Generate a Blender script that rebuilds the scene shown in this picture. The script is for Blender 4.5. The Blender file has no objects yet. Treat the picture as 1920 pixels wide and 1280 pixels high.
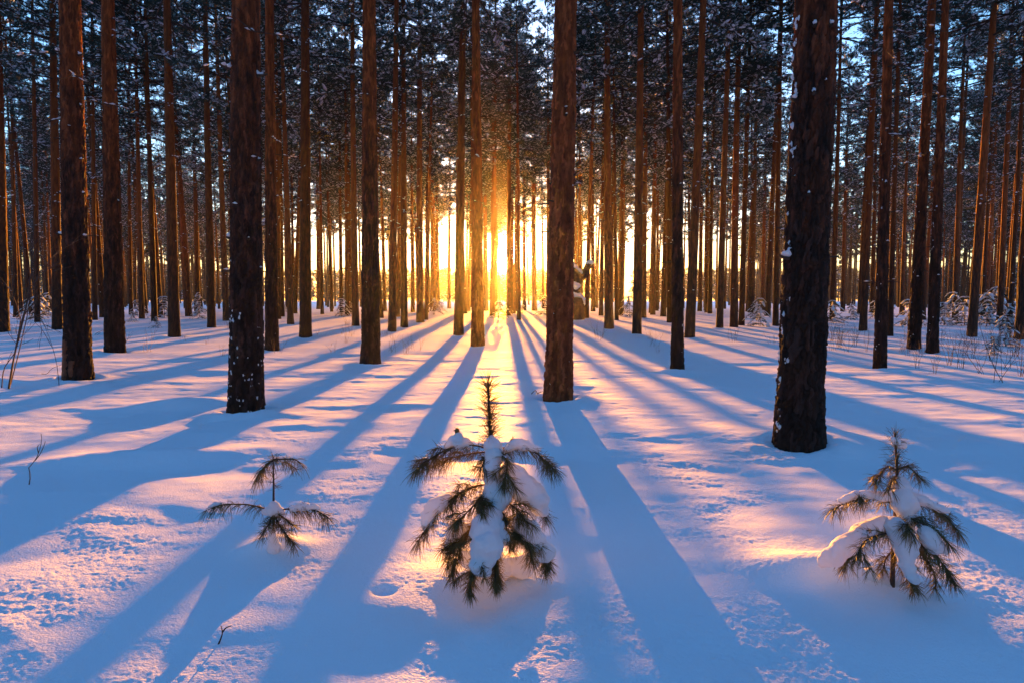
import bpy, math, random
import numpy as np
from mathutils import Vector, Matrix, Quaternion

# ------------------------------------------------------------------ camera, sky, sun, exposure
scene = bpy.context.scene
FPX, CU, CV, HOR = 1150.0, 960.0, 640.0, 562.0      # focal length and horizon in 1920-wide picture units
PITCH = math.atan((CV - HOR) / FPX)
CAM = Vector((0.0, 0.0, 1.2))
cam_data = bpy.data.cameras.new("camera")
cam_data.sensor_width = 36.0
cam_data.lens = FPX / 1920.0 * 36.0
cam_data.clip_start = 0.05
cam_data.clip_end = 4000.0
cam = bpy.data.objects.new("camera", cam_data)
cam.location = CAM
cam.rotation_euler = (math.pi / 2 - PITCH, 0, 0)
scene.collection.objects.link(cam)
scene.camera = cam

FWD = Vector((0, math.cos(PITCH), -math.sin(PITCH)))
UPV = Vector((0, math.sin(PITCH), math.cos(PITCH)))
RGT = Vector((1, 0, 0))
def ray(u, v):
    return (RGT * ((u - CU) / FPX) + UPV * ((CV - v) / FPX) + FWD).normalized()
def on_plane(u, v, y):
    d = ray(u, v)
    return CAM + d * ((y - CAM.y) / d.y)

SUN_DIR = ray(945, 487)
SUN_EL = math.asin(SUN_DIR.z)
SUN_AZ = math.atan2(SUN_DIR.x, SUN_DIR.y)

world = bpy.data.worlds.new("World")
scene.world = world
world.use_nodes = True
wn, wl = world.node_tree.nodes, world.node_tree.links
wn.clear()
wout = wn.new("ShaderNodeOutputWorld")
bg = wn.new("ShaderNodeBackground")
bg.inputs[1].default_value = 0.15
sky = wn.new("ShaderNodeTexSky")
sky.sky_type = 'NISHITA'
sky.sun_disc = False
sky.sun_elevation = SUN_EL
sky.sun_rotation = SUN_AZ
sky.altitude = 100
sky.air_density = 1.3
sky.dust_density = 1.2
sky.ozone_density = 4.6
hs = wn.new("ShaderNodeHueSaturation")
hs.inputs['Saturation'].default_value = 1.0
wl.new(sky.outputs[0], hs.inputs['Color'])
# the sun's own disc and the aureole round it
geo = wn.new("ShaderNodeNewGeometry")
dot = wn.new("ShaderNodeVectorMath"); dot.operation = 'DOT_PRODUCT'
dot.inputs[1].default_value = (-SUN_DIR.x, -SUN_DIR.y, -SUN_DIR.z)
wl.new(geo.outputs['Incoming'], dot.inputs[0])
ac = wn.new("ShaderNodeMath"); ac.operation = 'ARCCOSINE'
wl.new(dot.outputs['Value'], ac.inputs[0])
def lobe(width, power, color):
    a = wn.new("ShaderNodeMath"); a.operation = 'DIVIDE'; a.inputs[1].default_value = width
    wl.new(ac.outputs[0], a.inputs[0])
    b = wn.new("ShaderNodeMath"); b.operation = 'POWER'; b.inputs[1].default_value = 2.0
    wl.new(a.outputs[0], b.inputs[0])
    c = wn.new("ShaderNodeMath"); c.operation = 'MULTIPLY'; c.inputs[1].default_value = -1.0
    wl.new(b.outputs[0], c.inputs[0])
    e = wn.new("ShaderNodeMath"); e.operation = 'EXPONENT'
    wl.new(c.outputs[0], e.inputs[0])
    s = wn.new("ShaderNodeVectorMath"); s.operation = 'SCALE'
    s.inputs[0].default_value = tuple(x * power for x in color)
    wl.new(e.outputs[0], s.inputs['Scale'])
    return s
l1 = lobe(math.radians(0.75), 400.0, (1.0, 0.85, 0.55))
l2 = lobe(math.radians(5.0), 2.0, (1.0, 0.45, 0.08))
add1 = wn.new("ShaderNodeVectorMath"); add1.operation = 'ADD'
add2 = wn.new("ShaderNodeVectorMath"); add2.operation = 'ADD'
wl.new(l1.outputs[0], add1.inputs[0]); wl.new(l2.outputs[0], add1.inputs[1])
wl.new(add1.outputs[0], add2.inputs[0]); wl.new(hs.outputs[0], add2.inputs[1])
wl.new(add2.outputs[0], bg.inputs[0])
wl.new(bg.outputs[0], wout.inputs[0])

sun_data = bpy.data.lights.new("sun", 'SUN')
sun_data.energy = 3.7
sun_data.angle = math.radians(0.53)
sun_data.color = (1.0, 0.35, 0.03)
sun = bpy.data.objects.new("sun", sun_data)
sun.rotation_euler = SUN_DIR.to_track_quat('Z', 'Y').to_euler()
sun.location = (0, 0, 30)
scene.collection.objects.link(sun)

scene.view_settings.view_transform = 'Standard'
scene.view_settings.look = 'None'
scene.view_settings.gamma = 1.0
scene.view_settings.use_curve_mapping = False
scene.view_settings.exposure = 2.98
scene.cycles.use_denoising = True
scene.cycles.max_bounces = 4
scene.cycles.diffuse_bounces = 2
scene.cycles.volume_bounces = 0
scene.cycles.sample_clamp_indirect = 4.0

# ------------------------------------------------------------------ noise and mesh helpers
rnd = random.Random(7)
npr = np.random.RandomState(11)
COL = scene.collection

def _h(ix, iy, seed):
    a = (ix.astype(np.int64) * 374761393 + iy.astype(np.int64) * 668265263 + seed * 974634777) & 0xFFFFFFFF
    a = ((a ^ (a >> 13)) * 1274126177) & 0xFFFFFFFF
    return ((a ^ (a >> 16)) & 0xFFFFFF) / float(0x1000000)
def gn(x, y, seed=0):
    x = np.asarray(x, float); y = np.asarray(y, float)
    x0 = np.floor(x); y0 = np.floor(y); fx = x - x0; fy = y - y0
    u = fx * fx * fx * (fx * (fx * 6 - 15) + 10); w = fy * fy * fy * (fy * (fy * 6 - 15) + 10)
    def g(i, j):
        a = _h(x0 + i, y0 + j, seed) * 2 * np.pi
        return np.cos(a) * (fx - i) + np.sin(a) * (fy - j)
    return ((g(0, 0) * (1 - u) + g(1, 0) * u) * (1 - w) + (g(0, 1) * (1 - u) + g(1, 1) * u) * w) * 1.5
def fbm(x, y, seed=0, o=3):
    s = 0; a = 1.0
    for k in range(o):
        s = s + a * gn(x * 2 ** k, y * 2 ** k, seed + k * 17); a *= 0.5
    return s
def sstep(a, b, x):
    t = np.clip((x - a) / (b - a), 0, 1); return t * t * (3 - 2 * t)

BUMPS = []      # (x, y, height, radius x, radius y, rotation)
def ground_soft(x, y):
    r = np.sqrt(x * x + y * y)
    z = 0.34 * sstep(8, 42, r)
    z = z + 0.045 * fbm(x / 9.0, y / 8.0, 3, 2) * sstep(1.0, 9.0, r)
    wx = x + 0.5 * gn(x / 1.7, y / 1.7, 9); wy = y + 0.4 * gn(x / 1.9, y / 1.6, 10)
    z = z + 0.0155 * gn(wx / 1.5, wy / 1.0, 21) * sstep(60, 25, r)
    z = z + 0.016 * (1 - np.abs(gn(wx / 2.6 + 5, wy / 1.3, 33)) * 2) * sstep(60, 20, r)
    for bx, by, bh, rx, ry, a in BUMPS:
        c, s = math.cos(a), math.sin(a)
        dx = (x - bx) * c + (y - by) * s; dy = -(x - bx) * s + (y - by) * c
        z = z + bh * np.exp(-(dx / rx) ** 2 - (dy / ry) ** 2)
    return z
def gz(x, y):
    return float(ground_soft(np.array([x], float), np.array([y], float))[0]) - G0
G0 = 0.0
G0 = gz(0.0, 0.0)
def ground_hit(u, v):
    d = ray(u, v)
    t = 1.0; pt = t
    while t < 300:
        p = CAM + d * t
        if p.z < gz(p.x, p.y):
            a, b = pt, t
            for _ in range(18):
                m = (a + b) / 2; q = CAM + d * m
                if q.z < gz(q.x, q.y): b = m
                else: a = m
            q = CAM + d * b
            return Vector((q.x, q.y, gz(q.x, q.y)))
        pt = t; t *= 1.02
    q = CAM + d * 90.0
    return Vector((q.x, q.y, gz(q.x, q.y)))

# drifts that the picture shows: in front of the small pine to one side, beside trunks, under the saplings
def bump_at(u, v, h, rx, ry, a=0.0):
    p = ground_hit(u, v); BUMPS.append((p.x, p.y, h, rx, ry, a))
bump_at(1560, 1075, 0.085, 0.34, 0.16, -0.25)
bump_at(1400, 815, 0.045, 0.9, 0.40, -0.15)
bump_at(350, 760, 0.10, 0.55, 0.30, 0.3)
bump_at(1750, 840, 0.045, 1.1, 0.35, -0.1)
bump_at(925, 1080, 0.05, 0.25, 0.22, 0)
bump_at(515, 1030, 0.07, 0.15, 0.13, 0)
bump_at(690, 1120, 0.035, 0.42, 0.30, 0.2)
bump_at(720, 1105, -0.045, 0.035, 0.03, 0)
bump_at(260, 860, 0.06, 0.7, 0.22, 0.3)

class Geo:
    def __init__(self):
        self.v = []; self.f3 = []; self.f4 = []; self.m3 = []; self.m4 = []; self.n = 0
    def add(self, v, tris=None, quads=None, mat=0):
        v = np.asarray(v, float).reshape(-1, 3)
        if tris is not None and len(tris):
            t = np.asarray(tris, int).reshape(-1, 3) + self.n; self.f3.append(t); self.m3.append(np.full(len(t), mat))
        if quads is not None and len(quads):
            q = np.asarray(quads, int).reshape(-1, 4) + self.n; self.f4.append(q); self.m4.append(np.full(len(q), mat))
        self.v.append(v); self.n += len(v)
    def mesh(self, name, mats, smooth=True):
        me = bpy.data.meshes.new(name)
        v = np.concatenate(self.v) if self.v else np.zeros((0, 3))
        t = np.concatenate(self.f3) if self.f3 else np.zeros((0, 3), int)
        q = np.concatenate(self.f4) if self.f4 else np.zeros((0, 4), int)
        mi = np.concatenate(self.m3 + self.m4) if (self.m3 or self.m4) else np.zeros(0, int)
        me.vertices.add(len(v)); me.vertices.foreach_set('co', v.astype(np.float32).ravel())
        loops = np.concatenate([t.ravel(), q.ravel()]).astype(np.int32)
        me.loops.add(len(loops)); me.loops.foreach_set('vertex_index', loops)
        starts = np.concatenate([np.arange(len(t)) * 3, len(t) * 3 + np.arange(len(q)) * 4]).astype(np.int32)
        me.polygons.add(len(starts)); me.polygons.foreach_set('loop_start', starts)
        if len(starts):
            me.polygons.foreach_set('material_index', mi.astype(np.int32))
            me.polygons.foreach_set('use_smooth', np.full(len(starts), smooth))
        for m in mats: me.materials.append(m)
        me.update(calc_edges=True)
        return me

def tube(g, pts, radii, sides=5, mat=0, cap=True):
    pts = np.asarray(pts, float); n = len(pts); radii = np.broadcast_to(np.asarray(radii, float), (n,))
    tan = np.gradient(pts, axis=0)
    tan /= (np.linalg.norm(tan, axis=1, keepdims=True) + 1e-9)
    ref = np.array([0.0, 0, 1]) if abs(tan[0][2]) < 0.9 else np.array([1.0, 0, 0])
    a = np.cross(tan, ref); a /= (np.linalg.norm(a, axis=1, keepdims=True) + 1e-9)
    b = np.cross(tan, a)
    th = np.arange(sides) / sides * 2 * np.pi
    ring = pts[:, None, :] + radii[:, None, None] * (np.cos(th)[None, :, None] * a[:, None, :] + np.sin(th)[None, :, None] * b[:, None, :])
    v = ring.reshape(-1, 3)
    i = np.arange(n - 1)[:, None] * sides; j = np.arange(sides)[None, :]; j2 = (j + 1) % sides
    quads = np.stack([i + j, i + j2, i + sides + j2, i + sides + j], -1).reshape(-1, 4)
    tris = None
    if cap:
        v = np.concatenate([v, pts[-1:]]); c = n * sides; l = (n - 1) * sides
        tris = [(l + k, l + (k + 1) % sides, c) for k in range(sides)]
    g.add(v, tris, quads, mat)

def obj(name, me, parent=None, loc=None, rot=None, scale=None):
    o = bpy.data.objects.new(name, me); COL.objects.link(o)
    if parent is not None: o.parent = parent
    if loc is not None: o.location = loc
    if rot is not None: o.rotation_euler = rot
    if scale is not None: o.scale = scale
    return o
def tag(o, label=None, cat=None, group=None, kind=None):
    if label: o['label'] = label
    if cat: o['category'] = cat
    if group: o['group'] = group
    if kind: o['kind'] = kind
    return o
def unit(v):
    v = np.asarray(v, float); return v / (np.linalg.norm(v) + 1e-9)

# ------------------------------------------------------------------ materials
def mat(name):
    m = bpy.data.materials.new(name); m.use_nodes = True
    return m, m.node_tree.nodes, m.node_tree.links, m.node_tree.nodes['Principled BSDF']

def snow_mat(name, transl=0.0, grain=90.0, strength=0.35, dist=0.01):
    m, n, l, p = mat(name)
    p.inputs['Base Color'].default_value = (0.84, 0.88, 0.95, 1)
    p.inputs['Roughness'].default_value = 0.7
    p.inputs['Specular IOR Level'].default_value = 0.06
    tc = n.new('ShaderNodeTexCoord')
    nz = n.new('ShaderNodeTexNoise'); nz.inputs['Scale'].default_value = grain; nz.inputs['Detail'].default_value = 4
    l.new(tc.outputs['Object'], nz.inputs['Vector'])
    b = n.new('ShaderNodeBump'); b.inputs['Strength'].default_value = strength; b.inputs['Distance'].default_value = dist
    l.new(nz.outputs['Fac'], b.inputs['Height']); l.new(b.outputs[0], p.inputs['Normal'])
    if transl:
        t = n.new('ShaderNodeBsdfTranslucent'); t.inputs[0].default_value = (0.85, 0.82, 0.84, 1)
        mx = n.new('ShaderNodeMixShader'); mx.inputs[0].default_value = transl
        l.new(p.outputs[0], mx.inputs[1]); l.new(t.outputs[0], mx.inputs[2])
        l.new(mx.outputs[0], n['Material Output'].inputs['Surface'])
    return m
M_GROUND = snow_mat("ground_snow", 0.0, 110.0, 0.8, 0.005)
M_SNOW = snow_mat("resting_snow", 0.28, 90.0, 0.6, 0.005)
M_SNOWFAR = snow_mat("crown_snow", 0.2, 8.0, 0.3, 0.02)

def bark_mat(name, near, red=0.0):
    m, n, l, p = mat(name)
    tc = n.new('ShaderNodeTexCoord'); oi = n.new('ShaderNodeObjectInfo')
    sep = n.new('ShaderNodeSeparateXYZ'); l.new(tc.outputs['Object'], sep.inputs[0])
    mp = n.new('ShaderNodeMapping')
    mp.inputs['Scale'].default_value = (14, 14, 4) if near else (2.6, 2.6, 4)
    l.new(tc.outputs['Object'], mp.inputs['Vector'])
    off = n.new('ShaderNodeVectorMath'); off.operation = 'ADD'
    sc = n.new('ShaderNodeMath'); sc.operation = 'MULTIPLY'; sc.inputs[1].default_value = 40
    l.new(oi.outputs['Random'], sc.inputs[0])
    l.new(mp.outputs[0], off.inputs[0]); l.new(sc.outputs[0], off.inputs[1])
    nz = n.new('ShaderNodeTexNoise'); nz.inputs['Scale'].default_value = 1.0; nz.inputs['Detail'].default_value = 6; nz.inputs['Roughness'].default_value = 0.65
    l.new(off.outputs[0], nz.inputs['Vector'])
    # height on the stem: grey-brown plates low down, thin orange bark higher up
    hz = n.new('ShaderNodeMath'); hz.operation = 'MULTIPLY_ADD'; hz.inputs[1].default_value = 7.0
    l.new(nz.outputs['Fac'], hz.inputs[0]); l.new(sep.outputs['Z'], hz.inputs[2])
    mr = n.new('ShaderNodeMapRange'); mr.interpolation_type = 'SMOOTHSTEP'
    mr.inputs['From Min'].default_value = 4.5 if near else 4.0; mr.inputs['From Max'].default_value = 10.5 if near else 9.0
    l.new(hz.outputs[0], mr.inputs['Value'])
    lo = n.new('ShaderNodeValToRGB')
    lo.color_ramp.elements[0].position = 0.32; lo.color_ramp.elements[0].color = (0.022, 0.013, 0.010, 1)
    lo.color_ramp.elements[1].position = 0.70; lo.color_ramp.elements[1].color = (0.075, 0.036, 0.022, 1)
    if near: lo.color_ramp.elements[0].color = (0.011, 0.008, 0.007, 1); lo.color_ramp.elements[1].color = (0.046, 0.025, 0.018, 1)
    if red:  # orange glow of the sun put into the bark colour, redder and brighter
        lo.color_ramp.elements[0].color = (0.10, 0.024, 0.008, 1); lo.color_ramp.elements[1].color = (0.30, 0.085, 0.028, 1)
    l.new(nz.outputs['Fac'], lo.inputs[0])
    hi = n.new('ShaderNodeValToRGB')
    hi.color_ramp.elements[0].position = 0.30; hi.color_ramp.elements[0].color = (0.12, 0.027, 0.006, 1)
    hi.color_ramp.elements[1].position = 0.72; hi.color_ramp.elements[1].color = (0.34, 0.085, 0.020, 1)
    l.new(nz.outputs['Fac'], hi.inputs[0])
    mx = n.new('ShaderNodeMix'); mx.data_type = 'RGBA'
    l.new(mr.outputs[0], mx.inputs['Factor']); l.new(lo.outputs[0], mx.inputs['A']); l.new(hi.outputs[0], mx.inputs['B'])
    if near:      # every plate of bark weathered a little differently
        at = n.new('ShaderNodeAttribute'); at.attribute_name = 'plate'
        pr = n.new('ShaderNodeValToRGB'); pr.color_ramp.elements[0].color = (0.65, 0.62, 0.66, 1); pr.color_ramp.elements[1].color = (1.75, 1.55, 1.6, 1)
        e = pr.color_ramp.elements.new(0.5); e.color = (0.9, 0.8, 0.75, 1); e = pr.color_ramp.elements.new(0.8); e.color = (1.3, 1.25, 1.4, 1)
        pm = n.new('ShaderNodeMix'); pm.data_type = 'RGBA'; pm.blend_type = 'MULTIPLY'; pm.inputs['Factor'].default_value = 1.0
        l.new(at.outputs['Fac'], pr.inputs[0]); l.new(mx.outputs['Result'], pm.inputs['A']); l.new(pr.outputs[0], pm.inputs['B'])
        l.new(pm.outputs['Result'], p.inputs['Base Color'])
    else:
        tr = n.new('ShaderNodeMapRange'); tr.inputs['To Min'].default_value = 0.5; tr.inputs['To Max'].default_value = 1.25
        l.new(oi.outputs['Random'], tr.inputs['Value'])
        tm = n.new('ShaderNodeVectorMath'); tm.operation = 'SCALE'; l.new(mx.outputs['Result'], tm.inputs[0]); l.new(tr.outputs[0], tm.inputs['Scale'])
        l.new(tm.outputs[0], p.inputs['Base Color'])
    p.inputs['Roughness'].default_value = 0.85; p.inputs['Specular IOR Level'].default_value = 0.2
    b = n.new('ShaderNodeBump'); b.inputs['Strength'].default_value = 0.7; b.inputs['Distance'].default_value = 0.006 if near else 0.03
    if near:
        n2 = n.new('ShaderNodeTexNoise'); n2.inputs['Scale'].default_value = 60; n2.inputs['Detail'].default_value = 5
        l.new(tc.outputs['Object'], n2.inputs['Vector']); l.new(n2.outputs['Fac'], b.inputs['Height'])
    else:
        vo = n.new('ShaderNodeTexVoronoi'); vo.feature = 'F1'; vo.inputs['Scale'].default_value = 1.6
        l.new(off.outputs[0], vo.inputs['Vector']); l.new(vo.outputs['Distance'], b.inputs['Height']); b.invert = True
    l.new(b.outputs[0], p.inputs['Normal'])
    return m
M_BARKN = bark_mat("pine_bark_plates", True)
M_BARKGLOW = bark_mat("glow_reddened_pine_bark_plates", True, 1.0)
M_BARK = bark_mat("pine_bark", False)

def plain(name, col, rough=0.8, transl=0.0, tcol=None, var=0.0, scale=6.0):
    m, n, l, p = mat(name)
    p.inputs['Base Color'].default_value = (*col, 1); p.inputs['Roughness'].default_value = rough
    p.inputs['Specular IOR Level'].default_value = 0.25
    if var:
        tc = n.new('ShaderNodeTexCoord'); nz = n.new('ShaderNodeTexNoise'); nz.inputs['Scale'].default_value = scale; nz.inputs['Detail'].default_value = 3
        l.new(tc.outputs['Object'], nz.inputs['Vector'])
        r = n.new('ShaderNodeValToRGB')
        r.color_ramp.elements[0].position = 0.3; r.color_ramp.elements[0].color = (*[c * (1 - var) for c in col], 1)
        r.color_ramp.elements[1].position = 0.7; r.color_ramp.elements[1].color = (*[c * (1 + var) for c in col], 1)
        l.new(nz.outputs['Fac'], r.inputs[0]); l.new(r.outputs[0], p.inputs['Base Color'])
    if transl:
        t = n.new('ShaderNodeBsdfTranslucent'); t.inputs[0].default_value = (*(tcol or col), 1)
        mx = n.new('ShaderNodeMixShader'); mx.inputs[0].default_value = transl
        l.new(p.outputs[0], mx.inputs[1]); l.new(t.outputs[0], mx.inputs[2])
        l.new(mx.outputs[0], n['Material Output'].inputs['Surface'])
    return m
M_NEEDLE = plain("pine_needles", (0.024, 0.052, 0.042), 0.6, 0.15, (0.03, 0.05, 0.015), 0.5, 1.5)
M_SAPNEEDLE = plain("sapling_needles", (0.17, 0.14, 0.055), 0.5, 0.4, (0.28, 0.19, 0.05), 0.45, 14)
M_LIMB = plain("limb_bark", (0.045, 0.026, 0.018), 0.85, 0, None, 0.4, 4)
M_TWIG = plain("twig_bark", (0.075, 0.045, 0.035), 0.8, 0, None, 0.4, 12)
M_STALK = plain("dry_stalk", (0.20, 0.12, 0.07), 0.8, 0, None, 0.4, 12)
M_WOOD = plain("weathered_wood", (0.07, 0.042, 0.027), 0.85, 0, None, 0.45, 7)
M_FARTREE = plain("far_foliage", (0.035, 0.055, 0.040), 0.8, 0, None, 0.4, 0.5)

# ------------------------------------------------------------------ snow ground
def make_ground():
    ang = np.concatenate([np.radians(np.linspace(-52, 52, 820)), np.radians(np.linspace(52, 308, 90))[1:-1]])
    r = np.concatenate([np.linspace(0.25, 1.35, 16)[:-1], np.geomspace(1.35, 14, 640), np.geomspace(14, 430, 120)[1:]])
    A, R = np.meshgrid(ang, r)
    X = R * np.sin(A); Y = R * np.cos(A)
    Z = ground_soft(X, Y) - G0
    front = (np.abs(np.where(A > np.pi, A - 2 * np.pi, A)) < np.radians(52.5))
    f1 = sstep(22, 8, R) * front; f2 = sstep(11, 4, R) * front
    patch = 0.12 + 0.88 * sstep(-0.45, 0.6, fbm(X / 0.8, Y / 0.6, 71, 3))
    Z += f1 * 0.0055 * fbm(X / 0.42, Y / 0.30, 51, 2)
    Z += f1 * patch * 0.0020 * gn(X / 0.10, Y / 0.085, 52)
    Z += f2 * patch * 0.0014 * gn(X / 0.042, Y / 0.040, 53)
    Z += f2 * patch * (0.0024 * gn(X / 0.018, Y / 0.018, 54) + 0.0035 * np.maximum(0, gn(X / 0.027, Y / 0.027, 55) - 0.35))
    for (tx, ty, td) in TREES:
        if ty > 24: continue
        dx, dy = X - tx, Y - ty; m = (np.abs(dx) < 1.2) & (np.abs(dy) < 1.2)
        q = np.sqrt(dx[m] ** 2 + dy[m] ** 2); ph = np.arctan2(dy[m], dx[m]); a0 = _h(np.array([tx * 100]), np.array([ty * 100]), 3)[0] * 6.28
        R0 = td / 2 * 1.1
        Z[m] += 0.045 * (0.55 + 0.45 * np.cos(ph - a0)) * np.exp(-((q - R0 - 0.10) / 0.16) ** 2) - 0.035 * np.exp(-(q / (R0 + 0.05)) ** 4) + 0.012 * fbm(dx[m] / 0.12, dy[m] / 0.12, 81, 2) * np.exp(-((q - R0) / 0.12) ** 2)
    nr, na = A.shape
    v = np.stack([X, Y, Z], -1).reshape(-1, 3)
    i = np.arange(nr - 1)[:, None] * na; j = np.arange(na)[None, :]; j2 = (j + 1) % na
    q = np.stack([i + j, i + na + j, i + na + j2, i + j2], -1).reshape(-1, 4)
    q = q[:, ::-1]
    g = Geo()
    c = len(v); v = np.concatenate([v, [[0, 0, 0.0]]])
    tr = [(k, (k + 1) % na, c) for k in range(na)]
    tr = [t[::-1] for t in tr]
    g.add(v, np.array(tr), q)
    o = obj("snow_ground", g.mesh("snow_ground", [M_GROUND]))
    tag(o, "drifted snow covering the forest floor", "snow", kind="structure")

# ------------------------------------------------------------------ pine tree kit
TREE_H = 20.5
def trunk_r(z):            # radius as a share of the radius at the base
    z = np.asarray(z, float)
    return np.clip(1.0 + 0.13 * np.exp(-np.maximum(z, 0) / 0.35) - 0.034 * z - 0.00055 * z * z, 0.07, 2)

def trunk_variant(k):
    g = Geo(); rs = np.random.RandomState(100 + k)
    S = 20
    zz = np.concatenate([np.linspace(-0.35, 3, 24), np.linspace(3, TREE_H, 70)[1:]])
    th = np.arange(S) / S * 2 * np.pi
    TH, ZZ = np.meshgrid(th, zz)
    lump = 1 + 0.05 * gn(np.cos(TH) * 1.5 + 10 * k, ZZ / 0.5 + np.sin(TH) * 1.5, 200 + k) + 0.03 * gn(np.cos(TH) * 4 + k, ZZ / 0.15 + np.sin(TH) * 4, 230 + k)
    R = trunk_r(ZZ) * lump
    bx, by = bow(ZZ, k)
    v = np.stack([R * np.cos(TH) + bx * 6, R * np.sin(TH) + by * 6, ZZ], -1).reshape(-1, 3)
    n = len(zz); i = np.arange(n - 1)[:, None] * S; j = np.arange(S)[None, :]; j2 = (j + 1) % S
    g.add(v, None, np.stack([i + j, i + j2, i + S + j2, i + S + j], -1).reshape(-1, 4))
    return g.mesh("trunk_%d" % k, [M_BARK])
def bow(z, k):
    rs = np.random.RandomState(300 + k); a = rs.uniform(0, 6.28); m = rs.uniform(0.0, 0.06)
    s = m * np.sin(np.clip(z, 0, 20) / 20 * np.pi * rs.uniform(0.8, 1.6))
    return s * math.cos(a), s * math.sin(a)

def add_needles(g, P, D, K, length, width, rs, spread=0.9, droop=0.0, mat=0):
    P = np.repeat(P, K, 0); D = np.repeat(D, K, 0); n = len(P)
    d = D + spread * rs.normal(size=(n, 3)); d[:, 2] -= droop
    d /= np.linalg.norm(d, axis=1, keepdims=True) + 1e-9
    q = np.cross(d, rs.normal(size=(n, 3))); q /= np.linalg.norm(q, axis=1, keepdims=True) + 1e-9
    L = length * rs.uniform(0.7, 1.15, (n, 1)); w = width * rs.uniform(0.7, 1.2, (n, 1))
    v = np.stack([P - q * w / 2, P + q * w / 2, P + d * L], 1).reshape(-1, 3)
    g.add(v, np.arange(3 * n).reshape(-1, 3), None, mat)

# flattened lump of snow, used many times in one crown
_th = np.arange(6) / 6 * 2 * np.pi
LUMP_V = np.concatenate([np.stack([np.cos(_th), np.sin(_th), np.full(6, 0.0)], -1), [[0.1, 0.0, 0.75], [0, 0, -0.35]]])
LUMP_F = np.array([(k, (k + 1) % 6, 6) for k in range(6)] + [((k + 1) % 6, k, 7) for k in range(6)])
def add_lumps(g, P, size, D, rs, stretch=1.6, flat=0.55, mat=0):
    n = len(P)
    if n == 0: return
    size = np.broadcast_to(size, (n,))
    a = np.arctan2(D[:, 1], D[:, 0])
    V = LUMP_V[None] * (1 + rs.uniform(-0.28, 0.28, (n, 8, 1)))
    V = V * np.stack([size * stretch, size, size * flat], -1)[:, None, :]
    c, s = np.cos(a)[:, None], np.sin(a)[:, None]
    slope = (D[:, 2] / (np.linalg.norm(D[:, :2], axis=1) + 1e-6))[:, None]
    x = V[..., 0] * c - V[..., 1] * s; y = V[..., 0] * s + V[..., 1] * c; z = V[..., 2] + V[..., 0] * np.clip(slope, -1, 1)
    W = np.stack([x, y, z], -1) + P[:, None, :]
    F = (LUMP_F[None] + (np.arange(n) * 8)[:, None, None]).reshape(-1, 3)
    g.add(W.reshape(-1, 3), F, None, mat)

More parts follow.
